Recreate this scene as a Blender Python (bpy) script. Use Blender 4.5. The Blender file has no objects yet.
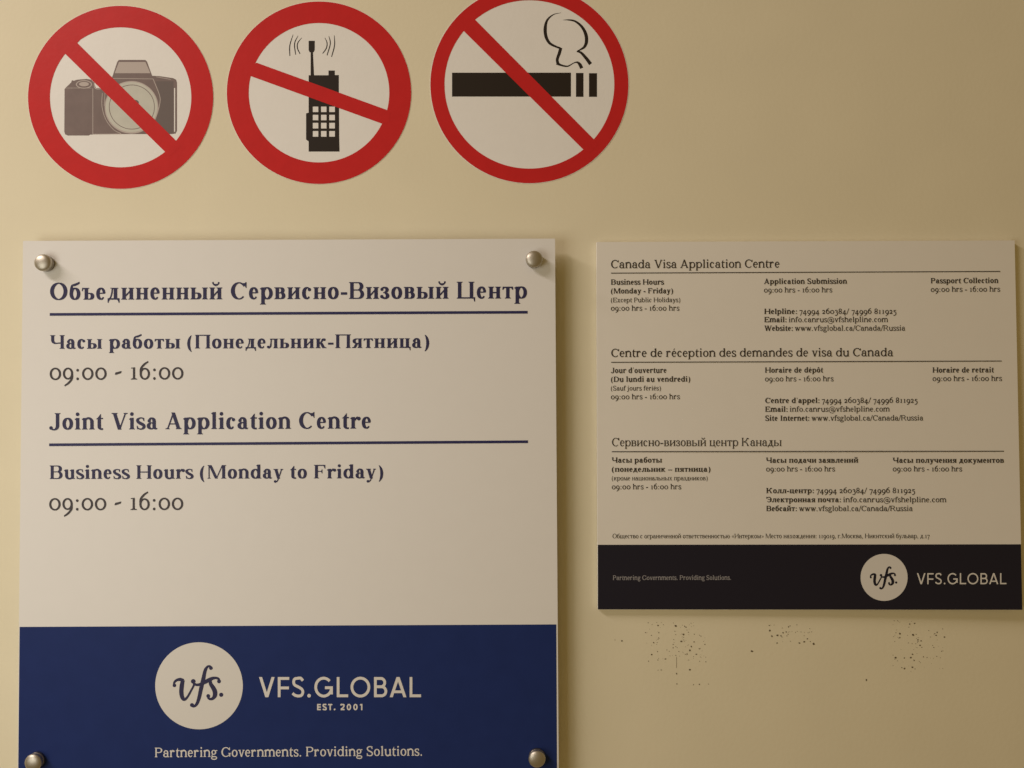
import bpy, math, random
from mathutils import Matrix, Vector
from mathutils.geometry import delaunay_2d_cdt

# ------------------------------------------------------------------ scene, camera, light
scene = bpy.context.scene
COL = scene.collection
vs = scene.view_settings
vs.view_transform = 'Standard'
vs.look = 'None'
vs.gamma = 1.0
vs.use_curve_mapping = False
vs.exposure = 0.0

FPX = 804.0                      # focal length in pixels of the 1024 wide frame
DIST = 0.804                     # camera to wall, metres
ZC = 1.55                        # height of the view's centre on the wall
PITCH, ROLL = 0.0169, 0.0036
fwd = Vector((0, math.cos(PITCH), math.sin(PITCH)))
r0 = Vector((1, 0, 0))
u0 = r0.cross(fwd)
RIGHT = r0 * math.cos(ROLL) - u0 * math.sin(ROLL)
UP = r0 * math.sin(ROLL) + u0 * math.cos(ROLL)
CAM = Vector((0, -DIST, ZC - DIST * math.tan(PITCH)))
cd = bpy.data.cameras.new('camera')
cd.sensor_width = 36.0
cd.lens = 36.0 * FPX / 1024.0
cd.clip_start = 0.02
co = bpy.data.objects.new('camera', cd)
COL.objects.link(co)
co.matrix_world = Matrix(((RIGHT.x, UP.x, -fwd.x, CAM.x),
                          (RIGHT.y, UP.y, -fwd.y, CAM.y),
                          (RIGHT.z, UP.z, -fwd.z, CAM.z),
                          (0, 0, 0, 1)))
scene.camera = co

world = bpy.data.worlds.new('world')
scene.world = world
world.use_nodes = True
bg = world.node_tree.nodes['Background']
bg.inputs[0].default_value = (0.215, 0.147, 0.058, 1)
bg.inputs[1].default_value = 1.0


def lamp(name, loc, target, sx, sy, power, col):
    l = bpy.data.lights.new(name, 'AREA')
    l.shape = 'RECTANGLE'
    l.size, l.size_y = sx, sy
    l.energy = power
    l.color = col
    o = bpy.data.objects.new(name, l)
    o.location = loc
    d = Vector(target) - Vector(loc)
    o.rotation_euler = d.to_track_quat('-Z', 'Y').to_euler()
    COL.objects.link(o)
    return o


# the room's ceiling lamp to the upper left, and the soft light of the room behind the viewer
lamp('ceiling_lamp', (-1.938, -1.065, 3.119), (-0.85, 0.0, 1.0), 1.45, 0.25, 40.5, (1.0, 0.875, 0.83))
lamp('room_light', (-0.715, -0.803, 1.38), (0.0125, 0.0, 1.48), 0.60, 0.60, 2.85, (1.0, 0.985, 0.93))


def P(px, py, h=0.0):
    """point of the plane h metres in front of the wall that is seen at photo pixel (px, py)"""
    d = fwd * FPX + RIGHT * (px - 512.0) + UP * (384.0 - py)
    t = (-h - CAM.y) / d.y
    return CAM + d * t


# ------------------------------------------------------------------ materials
def mat(name, col, rough=0.5, metal=0.0, spec=0.4, noise=0.0, nscale=40.0, bump=0.0, bscale=600.0, col2=None):
    m = bpy.data.materials.new(name)
    m.use_nodes = True
    nt = m.node_tree
    b = nt.nodes['Principled BSDF']
    b.inputs['Roughness'].default_value = rough
    b.inputs['Metallic'].default_value = metal
    b.inputs['Specular IOR Level'].default_value = spec
    b.inputs['Base Color'].default_value = (*col, 1)
    if noise > 0 or bump > 0:
        tc = nt.nodes.new('ShaderNodeTexCoord')
    if noise > 0:
        n = nt.nodes.new('ShaderNodeTexNoise')
        n.inputs['Scale'].default_value = nscale
        n.inputs['Detail'].default_value = 5.0
        nt.links.new(tc.outputs['Object'], n.inputs['Vector'])
        rp = nt.nodes.new('ShaderNodeValToRGB')
        rp.color_ramp.elements[0].position = 0.3
        rp.color_ramp.elements[1].position = 0.7
        c2 = col2 or tuple(c * (1 - noise) for c in col)
        rp.color_ramp.elements[0].color = (*c2, 1)
        rp.color_ramp.elements[1].color = (*col, 1)
        nt.links.new(n.outputs['Fac'], rp.inputs['Fac'])
        nt.links.new(rp.outputs['Color'], b.inputs['Base Color'])
    if bump > 0:
        n2 = nt.nodes.new('ShaderNodeTexNoise')
        n2.inputs['Scale'].default_value = bscale
        n2.inputs['Detail'].default_value = 3.0
        nt.links.new(tc.outputs['Object'], n2.inputs['Vector'])
        bp = nt.nodes.new('ShaderNodeBump')
        bp.inputs['Strength'].default_value = bump
        bp.inputs['Distance'].default_value = 0.001
        nt.links.new(n2.outputs['Fac'], bp.inputs['Height'])
        nt.links.new(bp.outputs['Normal'], b.inputs['Normal'])
    return m


M_WALL = mat('wall_paint', (0.80, 0.742, 0.545), 0.65, spec=0.25, noise=0.03, nscale=14, bump=0.10, bscale=260)
M_BOARD = mat('board_white', (0.80, 0.79, 0.755), 0.5, spec=0.25, noise=0.012, nscale=60)
M_BOARD2 = mat('foamboard_white', (0.82, 0.795, 0.725), 0.55, spec=0.25, noise=0.012, nscale=60)
M_EDGE = mat('acrylic_edge', (0.8, 0.78, 0.74), 0.3, spec=0.5)
M_BLUE = mat('band_blue', (0.017, 0.033, 0.140), 0.5, spec=0.1, noise=0.08, nscale=50)
M_NIGHT = mat('band_navy', (0.0165, 0.015, 0.025), 0.5, spec=0.2)
M_INK = mat('ink_navy', (0.032, 0.03, 0.085), 0.5, spec=0.25)
M_RULE = mat('ink_rule_navy', (0.026, 0.026, 0.1), 0.5, spec=0.25)
M_GREY = mat('ink_grey', (0.055, 0.046, 0.05), 0.5, spec=0.25)
M_INK2 = mat('ink_dark_brown', (0.048, 0.038, 0.029), 0.5, spec=0.25)
M_PALE = mat('print_cream', (0.74, 0.725, 0.68), 0.5, spec=0.25)
M_PALE2 = mat('print_cream_dim', (0.35, 0.34, 0.35), 0.5, spec=0.25)
M_STICK = mat('sticker_white', (0.86, 0.85, 0.81), 0.42, spec=0.3, noise=0.02, nscale=60, bump=0.08, bscale=240)
M_RED = mat('sticker_red', (0.60, 0.024, 0.024), 0.42, spec=0.15, noise=0.06, nscale=70, bump=0.08, bscale=240)
M_CAMG = mat('print_warm_grey', (0.215, 0.163, 0.15), 0.5, spec=0.25, noise=0.12, nscale=90)
M_CAMD = mat('print_dark_grey', (0.155, 0.125, 0.115), 0.5, spec=0.25)
M_LENS = mat('print_pale_grey', (0.6, 0.6, 0.52), 0.5, spec=0.25, noise=0.08, nscale=80)
M_LENS2 = mat('print_mid_grey', (0.5, 0.44, 0.4), 0.5, spec=0.25)
M_BLACK = mat('print_black', (0.024, 0.017, 0.012), 0.5, spec=0.25)
M_METAL = mat('brushed_nickel', (0.50, 0.465, 0.39), 0.47, metal=1.0, bump=0.05, bscale=900)
M_METALD = mat('nickel_barrel', (0.34, 0.31, 0.27), 0.42, metal=1.0)
M_SPECK = mat('glue_speck', (0.15, 0.115, 0.065), 0.8, spec=0.2)
M_SPECK2 = mat('glue_smudge', (0.40, 0.32, 0.19), 0.8, spec=0.2)


# ------------------------------------------------------------------ object helpers
def link(name, me, m, parent=None):
    o = bpy.data.objects.new(name, me)
    COL.objects.link(o)
    if m is not None and not me.materials:
        me.materials.append(m)
    if parent is not None:
        o.parent = parent
        root = parent
        while root.parent is not None:
            root = root.parent
        if root.type == 'EMPTY':
            off = root.location
            if parent.type == 'EMPTY':
                o.location = -off
            # children of meshes share the mesh's own frame
    return o


def thing(name, label, cat, loc, group=None):
    o = bpy.data.objects.new(name, None)
    o.empty_display_size = 0.05
    o.location = loc
    COL.objects.link(o)
    o['label'] = label
    o['category'] = cat
    if group:
        o['group'] = group
    return o


def mesh(name, V, F, smooth=False):
    me = bpy.data.meshes.new(name)
    me.from_pydata([tuple(v) for v in V], [], F)
    me.update()
    if smooth:
        for p in me.polygons:
            p.use_smooth = True
    return me


def merge(polys, eps=1e-3):
    """one clean sheet out of overlapping outlines"""
    V, F = [], []
    for pl in polys:
        ar = sum(pl[i][0] * pl[(i + 1) % len(pl)][1] - pl[(i + 1) % len(pl)][0] * pl[i][1] for i in range(len(pl)))
        if abs(ar) < 1e-7:
            continue
        if ar < 0:
            pl = pl[::-1]
        F.append(list(range(len(V), len(V) + len(pl))))
        V += [Vector(q) for q in pl]
    vo, _, fo, _, _, _ = delaunay_2d_cdt(V, [], F, 0, eps)
    boxes = [(min(p[0] for p in q), max(p[0] for p in q), min(p[1] for p in q), max(p[1] for p in q), q) for q in ([V[i] for i in f] for f in F)]
    out = []
    for f in fo:
        x = sum(vo[i][0] for i in f) / len(f)
        y = sum(vo[i][1] for i in f) / len(f)
        for x0, x1, y0, y1, q in boxes:
            if x0 <= x <= x1 and y0 <= y <= y1:
                w = 0
                for i in range(len(q)):
                    (ax, ay), (bx, by) = q[i - 1], q[i]
                    if (ay > y) != (by > y) and x < ax + (y - ay) * (bx - ax) / (by - ay):
                        w ^= 1
                if w:
                    out.append([tuple(vo[i]) for i in f])
                    break
    return out


def flat(name, polys, m, parent, h, clean=False):
    """polys are closed outlines in photo pixels, laid on the surface h (a number or a function)"""
    V, F = [], []
    if not clean:
        polys = merge(polys)
    for pl in polys:
        ar = 0.0
        for i in range(len(pl)):
            x0, y0 = pl[i]
            x1, y1 = pl[(i + 1) % len(pl)]
            ar += x0 * y1 - x1 * y0
        if ar > 0:
            pl = pl[::-1]
        b = len(V)
        for x, y in pl:
            V.append(P(x, y, h(x, y) if callable(h) else h))
        F.append(list(range(b, b + len(pl))))
    return link(name, mesh(name, V, F), m, parent)


def slab(name, outline, m, parent, h0, h1, edge=None):
    """solid plate: outline in photo pixels on surface h1, straight back to h0"""
    ar = sum(outline[i][0] * outline[(i + 1) % len(outline)][1] - outline[(i + 1) % len(outline)][0] * outline[i][1]
             for i in range(len(outline)))
    if ar > 0:
        outline = outline[::-1]
    n = len(outline)
    fr = [P(x, y, h1(x, y) if callable(h1) else h1) for x, y in outline]
    th = (lambda v: Vector((v.x, -h0, v.z))) if not callable(h0) else (lambda v: Vector((v.x, v.y + h0(v), v.z)))
    bk = [th(v) for v in fr]
    F = [list(range(n)), list(range(2 * n - 1, n - 1, -1))]
    for i in range(n):
        j = (i + 1) % n
        F.append([i, n + i, n + j, j])
    me = mesh(name, fr + bk, F)
    if edge is not None:
        me.materials.append(m)
        me.materials.append(edge)
        for p in me.polygons[1:]:
            p.material_index = 1
    return link(name, me, m, parent)


def ell(cx, cy, rx, ry, n=96, a0=0.0, a1=360.0):
    full = abs(a1 - a0) >= 360
    k = n if full else n + 1
    return [(cx + rx * math.cos(math.radians(a0 + (a1 - a0) * i / n)),
             cy + ry * math.sin(math.radians(a0 + (a1 - a0) * i / n))) for i in range(k)]


def annulus(cx, cy, rx0, ry0, rx1, ry1, n=120, a0=0.0, a1=360.0):
    o, i = ell(cx, cy, rx0, ry0, n, a0, a1 - 1e-6), ell(cx, cy, rx1, ry1, n, a0, a1 - 1e-6)
    return [[o[k], o[k + 1], i[k + 1], i[k]] for k in range(n)]


def catmull(pts, sub=8):
    if len(pts) < 3:
        return [(pts[0][0] + (pts[1][0] - pts[0][0]) * i / 2, pts[0][1] + (pts[1][1] - pts[0][1]) * i / 2) for i in range(3)]
    q = [(2 * pts[0][0] - pts[1][0], 2 * pts[0][1] - pts[1][1])] + list(pts) + \
        [(2 * pts[-1][0] - pts[-2][0], 2 * pts[-1][1] - pts[-2][1])]
    out = []
    for i in range(1, len(q) - 2):
        for s in range(sub):
            t = s / sub
            r = []
            for k in (0, 1):
                p0, p1, p2, p3 = q[i - 1][k], q[i][k], q[i + 1][k], q[i + 2][k]
                r.append(0.5 * (2 * p1 + (p2 - p0) * t + (2 * p0 - 5 * p1 + 4 * p2 - p3) * t * t + (3 * p1 - p0 - 3 * p2 + p3) * t ** 3))
            out.append(tuple(r))
    out.append(tuple(pts[-1]))
    return out


def lerp_list(w, n):
    if not isinstance(w, (list, tuple)):
        return [w] * n
    m = len(w) - 1
    out = []
    for i in range(n):
        t = i / (n - 1) * m
        k = min(int(t), m - 1)
        out.append(w[k] + (w[k + 1] - w[k]) * (t - k))
    return out


def sweep(pts, a, b):
    """outline quads of an elliptical pen (half axes a, b) drawn along pts"""
    n = len(pts)
    A, B = lerp_list(a, n), lerp_list(b, n)
    L, R = [], []
    for i in range(n):
        x0, y0 = pts[max(i - 1, 0)]
        x1, y1 = pts[min(i + 1, n - 1)]
        dx, dy = x1 - x0, y1 - y0
        d = math.hypot(dx, dy) or 1e-9
        nx, ny = -dy / d, dx / d
        q = math.sqrt((A[i] * nx) ** 2 + (B[i] * ny) ** 2) or 1e-9
        ox, oy = A[i] ** 2 * nx / q, B[i] ** 2 * ny / q
        L.append((pts[i][0] + ox, pts[i][1] + oy))
        R.append((pts[i][0] - ox, pts[i][1] - oy))
    return [[L[i], L[i + 1], R[i + 1], R[i]] for i in range(n - 1)]


# ------------------------------------------------------------------ lettering: drawn glyph by glyph with a broad pen
class G:
    o = 12.0

    def __init__(s, S, H, X=470.0, C=668.0, A=690.0, D=-212.0, E=52.0, t=30.0):
        s.S, s.H, s.X, s.C, s.A, s.D, s.E, s.t = S, H, X, C, A, D, E, t
        s.p = []

    # -- strokes
    def poly(s, *pts):
        s.p.append(list(pts))

    def rect(s, x0, y0, x1, y1):
        s.p.append([(x0, y0), (x1, y0), (x1, y1), (x0, y1)])

    def ball(s, x, y, r, ry=None):
        s.p.append(ell(x, y, r, ry or r, 18))

    def cv(s, pts, a=None, b=None, sub=8):
        s.p += sweep(catmull(pts, sub), s.S / 2 if a is None else a, s.H / 2 if b is None else b)

    def ln(s, x0, y0, x1, y1, w):
        s.p += sweep([(x0, y0), (x1, y1)], w / 2, w / 2)

    def arc(s, cx, cy, rx, ry, a0, a1, a=None, b=None, n=28):
        pts = [(cx + rx * math.cos(math.radians(a0 + (a1 - a0) * i / n)), cy + ry * math.sin(math.radians(a0 + (a1 - a0) * i / n))) for i in range(n + 1)]
        s.p += sweep(pts, s.S * .54 if a is None else a, s.H / 2 if b is None else b)

    def ov(s, x0, x1, y0, y1, a0=0, a1=360, a=None, b=None):
        A = s.S * .51 if a is None else a
        B = s.H / 2 if b is None else b
        m = max(A) if isinstance(A, (list, tuple)) else A
        s.arc((x0 + x1) / 2, (y0 + y1) / 2, (x1 - x0) / 2 - m, (y1 - y0) / 2 - (max(B) if isinstance(B, (list, tuple)) else B), a0, a1, A, B, 40)

    def serif(s, l, r, y, up, x0, x1):
        t, br = s.t * up, 34 * up
        s.p.append([(x0, y), (x1, y), (x1, y + t * .8), (r + .3 * (x1 - r), y + t * 1.15), (r, y + t + br),
                    (l, y + t + br), (l - .3 * (l - x0), y + t * 1.15), (x0, y + t * .8)])

    def st(s, cx, y0, y1, b='lr', t='lr', w=None, e=None):
        w = s.S if w is None else w
        e = s.E if e is None else e
        l, r = cx - w / 2, cx + w / 2
        s.rect(l, y0, r, y1)
        for y, up, k in ((y0, 1, b), (y1, -1, t)):
            if 'f' in k:
                s.p.append([(l - e, y - 36), (l - e, y - 36 - s.t * .8), (l, y - 36 - s.t * 2.2), (r, y - 60), (r, y + 6), (r - w * .3, y)])
            elif k:
                s.serif(l, r, y, up, l - (e if 'l' in k else 0), r + (e if 'r' in k else 0))

    def dg(s, x0, y0, x1, y1, w, v0=0, v1=0):
        s.p.append([(x0 - w / 2, y0), (x0 + w / 2, y0), (x1 + w / 2, y1), (x1 - w / 2, y1)])

    def ser(s, x, y, up, w, e=None, e2=None):
        e = s.E if e is None else e
        e2 = e if e2 is None else e2
        s.p.append([(x - w / 2 - e, y), (x + w / 2 + e2, y), (x + w / 2 + e2, y + up * s.t * .8), (x + w / 2, y + up * s.t * 1.7),
                    (x - w / 2, y + up * s.t * 1.7), (x - w / 2 - e, y + up * s.t * .8)])

    def bar(s, x0, x1, y, h=None):
        h = s.H if h is None else h
        s.rect(x0, y - h / 2, x1, y + h / 2)

    def beak(s, x, y, dy, w=None):
        """vertical serif at an arm's end: from (x, y) by dy"""
        w = s.H * .9 if w is None else w
        s.p.append([(x, y), (x, y + dy), (x - w * .8, y + dy), (x - w * 1.2, y + dy * .5), (x - w * 2.6, y)])

    # -- shared shapes, h is the letter height
    def SH(s):
        return s.H * .5 + 6

    def two(s, w, h, t='lr', b='lr'):
        L, R = s.E + 18 + s.S / 2, w - s.E - 18 - s.S / 2
        s.st(L, 0, h, b, t)
        s.st(R, 0, h, b, t)
        return L, R

    def NN(s, w, h):
        L, R = s.two(w, h)
        s.bar(L, R, h * .5, s.H * 1.15)
        return w

    def PI(s, w, h):
        L, R = s.two(w, h)
        s.bar(L - s.S / 2, R + s.S / 2, h - s.H * .55, s.H * 1.1)
        return w

    def II(s, w, h, breve=False):
        L, R = s.two(w, h)
        v = s.S * .42 + s.H * .6
        s.poly((L, h * .17 - v / 2), (R, h * .83 - v / 2), (R, h * .83 + v / 2), (L, h * .17 + v / 2))
        if breve:
            c = w / 2
            s.cv([(c - 125, h + 190), (c - 85, h + 125), (c, h + 98), (c + 85, h + 125), (c + 125, h + 190)], s.H * .6, [s.H * .4, s.H * .7, s.H, s.H * .7, s.H * .4])
            s.ball(c - 116, h + 186, s.H * .55 + 12)
            s.ball(c + 116, h + 186, s.H * .55 + 12)
        return w

    def tail(s, x, y, up=0):
        s.poly((x - s.H * .9 - 40, y), (x, y), (x, y - 165), (x - s.H * .75, y - 165), (x - s.H * .9 - 20, y - 60), (x - s.H - 60, y))

    def TS(s, w, h):
        L = s.E + 18 + s.S / 2
        R = w - 96 - s.S / 2
        s.st(L, 0, h, 'lr', 'lr')
        s.st(R, 0, h, 'lr', 'lr')
        s.bar(L, w - 22, s.H * .6, s.H * 1.2)
        s.tail(w - 20, s.H)
        return w

    def TT(s, w, h):
        c = w / 2
        s.st(c, 0, h, 'lr', '')
        s.bar(22, w - 22, h - s.H * .6, s.H * 1.2)
        d = h * .27
        wd = s.H * 1.1
        s.poly((22, h), (22 + wd, h), (22 + wd * 1.6, h - d * .4), (22 + wd * .55, h - d), (14, h - d))
        s.poly((w - 22, h), (w - 22 - wd, h), (w - 22 - wd * 1.6, h - d * .4), (w - 22 - wd * .55, h - d), (w - 14, h - d))
        return w

    def GE(s, w, h):
        L = s.E + 18 + s.S / 2
        s.st(L, 0, h, 'lr', 'l')
        s.bar(L, w - 18, h - s.H * .6, s.H * 1.2)
        d = h * .28
        wd = s.H * 1.1
        s.poly((w - 18, h), (w - 18 - wd * 1.8, h), (w - 18 - wd * .6, h - d), (w - 8, h - d))
        return w

    def BB(s, w, h):
        L = s.E + 14 + s.S / 2
        l = L - s.S / 2
        s.st(L, 0, h, 'l', 'l')
        m = h * .53
        xr = w - 34
        for x1, y0, y1 in ((xr - 30, m - s.H / 2, h), (xr, 0, m + s.H / 2)):
            ry = (y1 - y0) / 2
            cx = x1 - min((x1 - L) * .52, ry * 1.2)
            s.ov(2 * cx - x1, x1, y0, y1, -90, 90, a=s.S * .52)
            s.bar(L, cx + 4, y1 - s.H / 2)
            s.bar(L, cx + 4, y0 + s.H / 2)
        return w

    def soft(s, x, w, h):
        """the soft-sign bowl on a stem whose left edge is at x, right bound w"""
        L = x + s.S / 2
        s.st(L, 0, h, 'l', 'lr')
        y1 = h * .58
        cx = w - min((w - L) * .5, y1 * .6)
        s.ov(2 * cx - w, w, 0, y1, -90, 90, a=s.S * .52)
        s.bar(L, cx + 4, y1 - s.H / 2)
        s.bar(L, cx + 4, s.H / 2)
        return L

    def CC(s, w, h, beak=True):
        a = s.S * .56
        if s.H > 50:                       # the sturdy text face: short upright serif only
            s.ov(32, w - 24, -s.o, h + s.o, 30, 318, a=[a * .5, a * .8, a * 1.04, a, a * .4], b=s.H * .55)
            s.rect(w - 78 - s.H * .7, h * .70, w - 60, h * .97)
            return w - 40
        s.ov(32, w - 24, -s.o, h + s.o, 33, 318, a=[a * .35, a * .8, a * 1.04, a, a * .35], b=s.H * .55)
        if beak:
            s.poly((w - 48, h + s.o), (w - 48, h * .67), (w - 48 - s.H * .7, h * .67), (w - 48 - s.H * 1.3, h * .78), (w - 250, h * .90), (w - 250, h * .96), (w - 170, h * .955), (w - 110, h * .965), (w - 48 - s.H * .8, h + s.o))
        return w

    def bowlL(s, w, R):           # oval on the left of a stem with centre R
        s.ov(28, R + s.S / 2, -s.o, s.X + s.o)

    def AC(s, c, y):              # acute accent
        s.poly((c - 20, y), (c + 15, y), (c + 105, y + 120), (c + 45, y + 145))

    # -- letters
    def glyph(s, ch):
        s.p = []
        S, H, X, C, A, D, E, o = s.S, s.H, s.X, s.C, s.A, s.D, s.E, s.o
        same = {'а': 'a', 'е': 'e', 'о': 'o', 'р': 'p', 'с': 'c', 'х': 'x', 'у': 'y', 'О': 'O', 'С': 'C', 'В': 'B', 'М': 'M', 'Н': 'H'}
        ch = same.get(ch, ch)
        w = 500
        if ch == ' ':
            return 250
        if ch == '\u2009':
            return 170
        if ch == 'o':
            s.ov(28, 472, -o, X + o)
        elif ch == 'ô':
            s.ov(28, 472, -o, X + o)
            s.cv([(150, X + 70), (250, X + 190)], H * .5, H * .5)
            s.cv([(250, X + 190), (350, X + 70)], H * .6, H * .6)
        elif ch in 'eé':
            w = 450
            s.ov(28, 424, -o, X + o, 3, 322, a=[S * .38, S * .44, S * .5, S * .5, S * .2], b=H * .6)
            s.bar(28 + S * .6, 424 - S * .35, X * .54)
            if ch == 'é':
                s.AC(190, X + 60)
        elif ch == 'c':
            w = 446
            s.ov(28, 425, -o, X + o, 62, 322, a=[S * .35, S * .5, S * .55, S * .54, S * .2], b=H * .6)
            s.ball(332, X * .80, S * .33 + 22)
        elif ch == 'a':
            r = 412
            cx = r - S / 2
            s.rect(cx - S / 2, 60, r, X * .68)
            s.arc((68 + r) / 2, X * .66, (r - 68) / 2 - S / 2, X * .34 + o - H / 2, 0, 160, a=[S / 2, S / 2, S * .32], b=H * .55)
            s.ball(68 + S * .46, X * .73, S * .3 + 26)
            s.ov(30, r, -o, X * .61, 55, 330, a=[S * .25, S * .52, S * .52, S * .3], b=H * .55)
            s.poly((cx - S / 2, 110), (r, 110), (r, 75), (r + 18, 48), (r + 60, 52), (r + 72, 40), (r + 30, -8), (r - 30, -14), (r - S * .6, 10), (cx - S / 2, 60))
        elif ch == 'b':
            w = 556
            L = 52 + S / 2
            s.st(L, 14, A, '', 'f')
            s.ov(52, 526, -o, X + o)
        elif ch == 'd':
            w = 556
            R = 490 - S / 2
            s.st(R, 0, A, 'r', 'f')
            s.bowlL(w, R)
        elif ch == 'f':
            w = 335
            cx = 92 + S / 2
            s.st(cx, 0, X * 1.1, 'lr', '')
            s.arc(cx + 118, X * 1.08, 118, A + 6 - X * 1.08 - H / 2, 180, 50, a=[S / 2, S / 2, S * .3], b=H * .55)
            s.ball(cx + 178, A - 72, S * .3 + 26)
            s.bar(24, cx + S / 2 + 95, X - H * .55, H * 1.1)
        elif ch == 'g':
            s.ov(44, 410, X * .31, X + o, a=S * .5)
            s.poly((350, X - 20), (395, X - 70), (486, X - 70), (486, X - 8), (420, X - 8))
            s.cv([(150, X * .38), (92, X * .22), (96, X * .1), (170, X * .04)], S * .28, H * .6)
            s.cv([(110, X * .1), (210, X * .03), (350, X * .02), (430, -30), (440, -95)], S * .3, S * .36)
            s.ov(22, 478, D, X * .12, 40, -290, a=S * .3, b=H * .65)
        elif ch in 'hn':
            w = 556
            L, R = 58 + S / 2, 500 - S / 2
            s.st(L, 0, A if ch == 'h' else X, 'lr', 'f')
            s.st(R, 0, X * .66, 'lr', '')
            s.arc((L + R) / 2 + 6, X * .64, (R - L) / 2 - 6, X * .36 + o - H / 2, 0, 158, a=[S / 2, S / 2, H * .7], b=[H * .5, H * .9, H * .8])
        elif ch == 'm':
            w = 833
            L, M, R = 55 + S / 2, 416, 778 - S / 2
            s.st(L, 0, X, 'lr', 'f')
            for l, r in ((L, M), (M, R)):
                s.st(r, 0, X * .66, 'lr', '')
                s.arc((l + r) / 2 + 6, X * .64, (r - l) / 2 - 6, X * .36 + o - H / 2, 0, 158, a=[S / 2, S / 2, H * .7], b=[H * .5, H * .9, H * .8])
        elif ch == 'i':
            w = 285
            s.st(142, 0, X, 'lr', 'f')
            s.ball(138, X + 150, S * .38 + 22)
        elif ch == 'j':
            w = 300
            s.st(150, -70, X, '', 'f')
            s.arc(150 - 105, -70, 105, -D - 70 - H / 2, 0, -120, a=[S / 2, S * .3], b=H * .55)
            s.ball(10, D + 62, S * .28 + 22)
            s.ball(146, X + 150, S * .38 + 22)
        elif ch == 'l':
            w = 285
            s.st(142, 0, A, 'lr', 'f')
        elif ch == 'p':
            w = 556
            L = 58 + S / 2
            s.st(L, D, X, 'lr', 'f')
            s.ov(58, 528, -o, X + o)
        elif ch == 'r':
            w = 440
            L = 62 + S / 2
            s.st(L, 0, X, 'lr', 'f')
            s.cv([(L + S * .35, X * .66), (L + S * .6 + 40, X * .88), (L + S * .6 + 120, X - H * .2)], [H * .5, S * .3, S * .4], [H * .5, H * .8, H])
            s.ball(L + S * .5 + 165, X * .86, S * .36 + 26)
        elif ch == 's':
            w = 396
            s.cv([(330, X * .74), (300, X * .93), (200, X - H * .4 + o), (95, X * .90), (70, X * .74), (120, X * .60), (230, X * .47), (325, X * .34),
                  (338, X * .20), (280, X * .05), (185, H * .45 - o), (85, X * .09), (50, X * .28)],
                 [H * .5, H * .6, S * .3, S * .42, S * .45, S * .42, S * .42, S * .42, S * .45, S * .42, S * .3, H * .6, H * .5],
                 [H * .5, H * .55, H * .55, H * .7, S * .42, S * .46, S * .46, S * .46, S * .42, H * .7, H * .55, H * .55, H * .5])
            s.poly((342, X * .66), (342, X), (312, X), (305, X * .86))
            s.poly((42, X * .36), (42, 0), (72, 0), (82, X * .14))
        elif ch == 't':
            w = 335
            cx = 84 + S / 2
            s.poly((cx - S / 2, X * .2), (cx + S / 2, X * .2), (cx + S / 2, X + 155), (cx + S / 2 - 18, X + 155), (cx - S / 2, X - 5))
            s.poly((20, X - H), (20, X - H - 6), (310, X - H - 6), (310, X + 2), (cx - S / 2, X + 2))
            s.arc(cx + 105, X * .22, 105, X * .22 + o - H / 2, 180, 300, a=[S / 2, S / 2, H * .4], b=H * .75)
        elif ch == 'u':
            w = 556
            L, R = 64 + S / 2, 492 - S / 2
            s.st(L, X * .32, X, '', 'f')
            s.st(R, 0, X, 'r', 'f')
            s.arc((L + R) / 2 - 4, X * .34, (R - L) / 2 - 4, X * .34 + o - H / 2, 180, 335, a=[S / 2, S / 2, H * .7], b=[H * .5, H * .9, H * .8])
        elif ch == 'v':
            s.dg(60 + S / 2, X, 262, -o, S)
            s.dg(415, X, 262, -o, H * 1.25)
            s.ser(60 + S / 2, X, -1, S, E * .9)
            s.ser(415, X, -1, H, E * 1.1)
        elif ch == 'w':
            w = 722
            s.dg(58 + S / 2, X, 245, -o, S)
            s.dg(360, X, 245, -o, H * 1.25)
            s.dg(300 + S / 2, X, 490, -o, S)
            s.dg(640, X, 490, -o, H * 1.25)
            s.ser(58 + S / 2, X, -1, S, E * .9)
            s.ser(300 + S / 2, X, -1, S, E * .7)
            s.ser(640, X, -1, H, E)
        elif ch == 'x':
            s.dg(75 + S / 2, X, 425 - S / 2, 0, S)
            s.dg(395, X, 95, 0, H * 1.25)
            s.ser(75 + S / 2, X, -1, S, E * .9)
            s.ser(395, X, -1, H, E)
            s.ser(425 - S / 2, 0, 1, S, E * .9)
            s.ser(95, 0, 1, H, E)
        elif ch == 'y':
            s.dg(60 + S / 2, X, 268, -o, S)
            s.cv([(420, X), (262, 0), (205, -120), (130, -185)], H * .62, H * .62)
            s.ball(105, -150, S * .28 + 26)
            s.ser(60 + S / 2, X, -1, S, E * .9)
            s.ser(418, X, -1, H, E)
        # ---------------------------------------------------------- capitals
        elif ch == 'A':
            w = 722
            s.dg(105, 0, 350, C, H * 1.35)
            s.dg(640 - S / 2, 0, 350 - S * .12, C + o, S * 1.06)
            s.bar(175, 500, C * .32)
            s.ser(100, 0, 1, H, E * 1.3)
            s.ser(640 - S / 2, 0, 1, S, E)
        elif ch == 'B':
            w = s.BB(667, C)
        elif ch == 'C':
            w = s.CC(722, C)
        elif ch == 'D':
            w = 722
            L = E + 16 + S / 2
            s.st(L, 0, C, 'l', 'l')
            s.ov(2 * 300 - 690, 690, 0, C, -90, 90, a=S * .54)
            s.bar(L, 306, C - H / 2)
            s.bar(L, 306, H / 2)
        elif ch in 'EF':
            w = 667 if ch == 'E' else 611
            L = E + 16 + S / 2
            xr = w - 48
            s.st(L, 0, C, 'l' if ch == 'E' else 'lr', 'l')
            s.bar(L, xr, C - H * .55, H * 1.1)
            s.poly((xr, C), (xr - H * 2.4, C), (xr - H * .6, C * .73), (xr + 6, C * .73))
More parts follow.
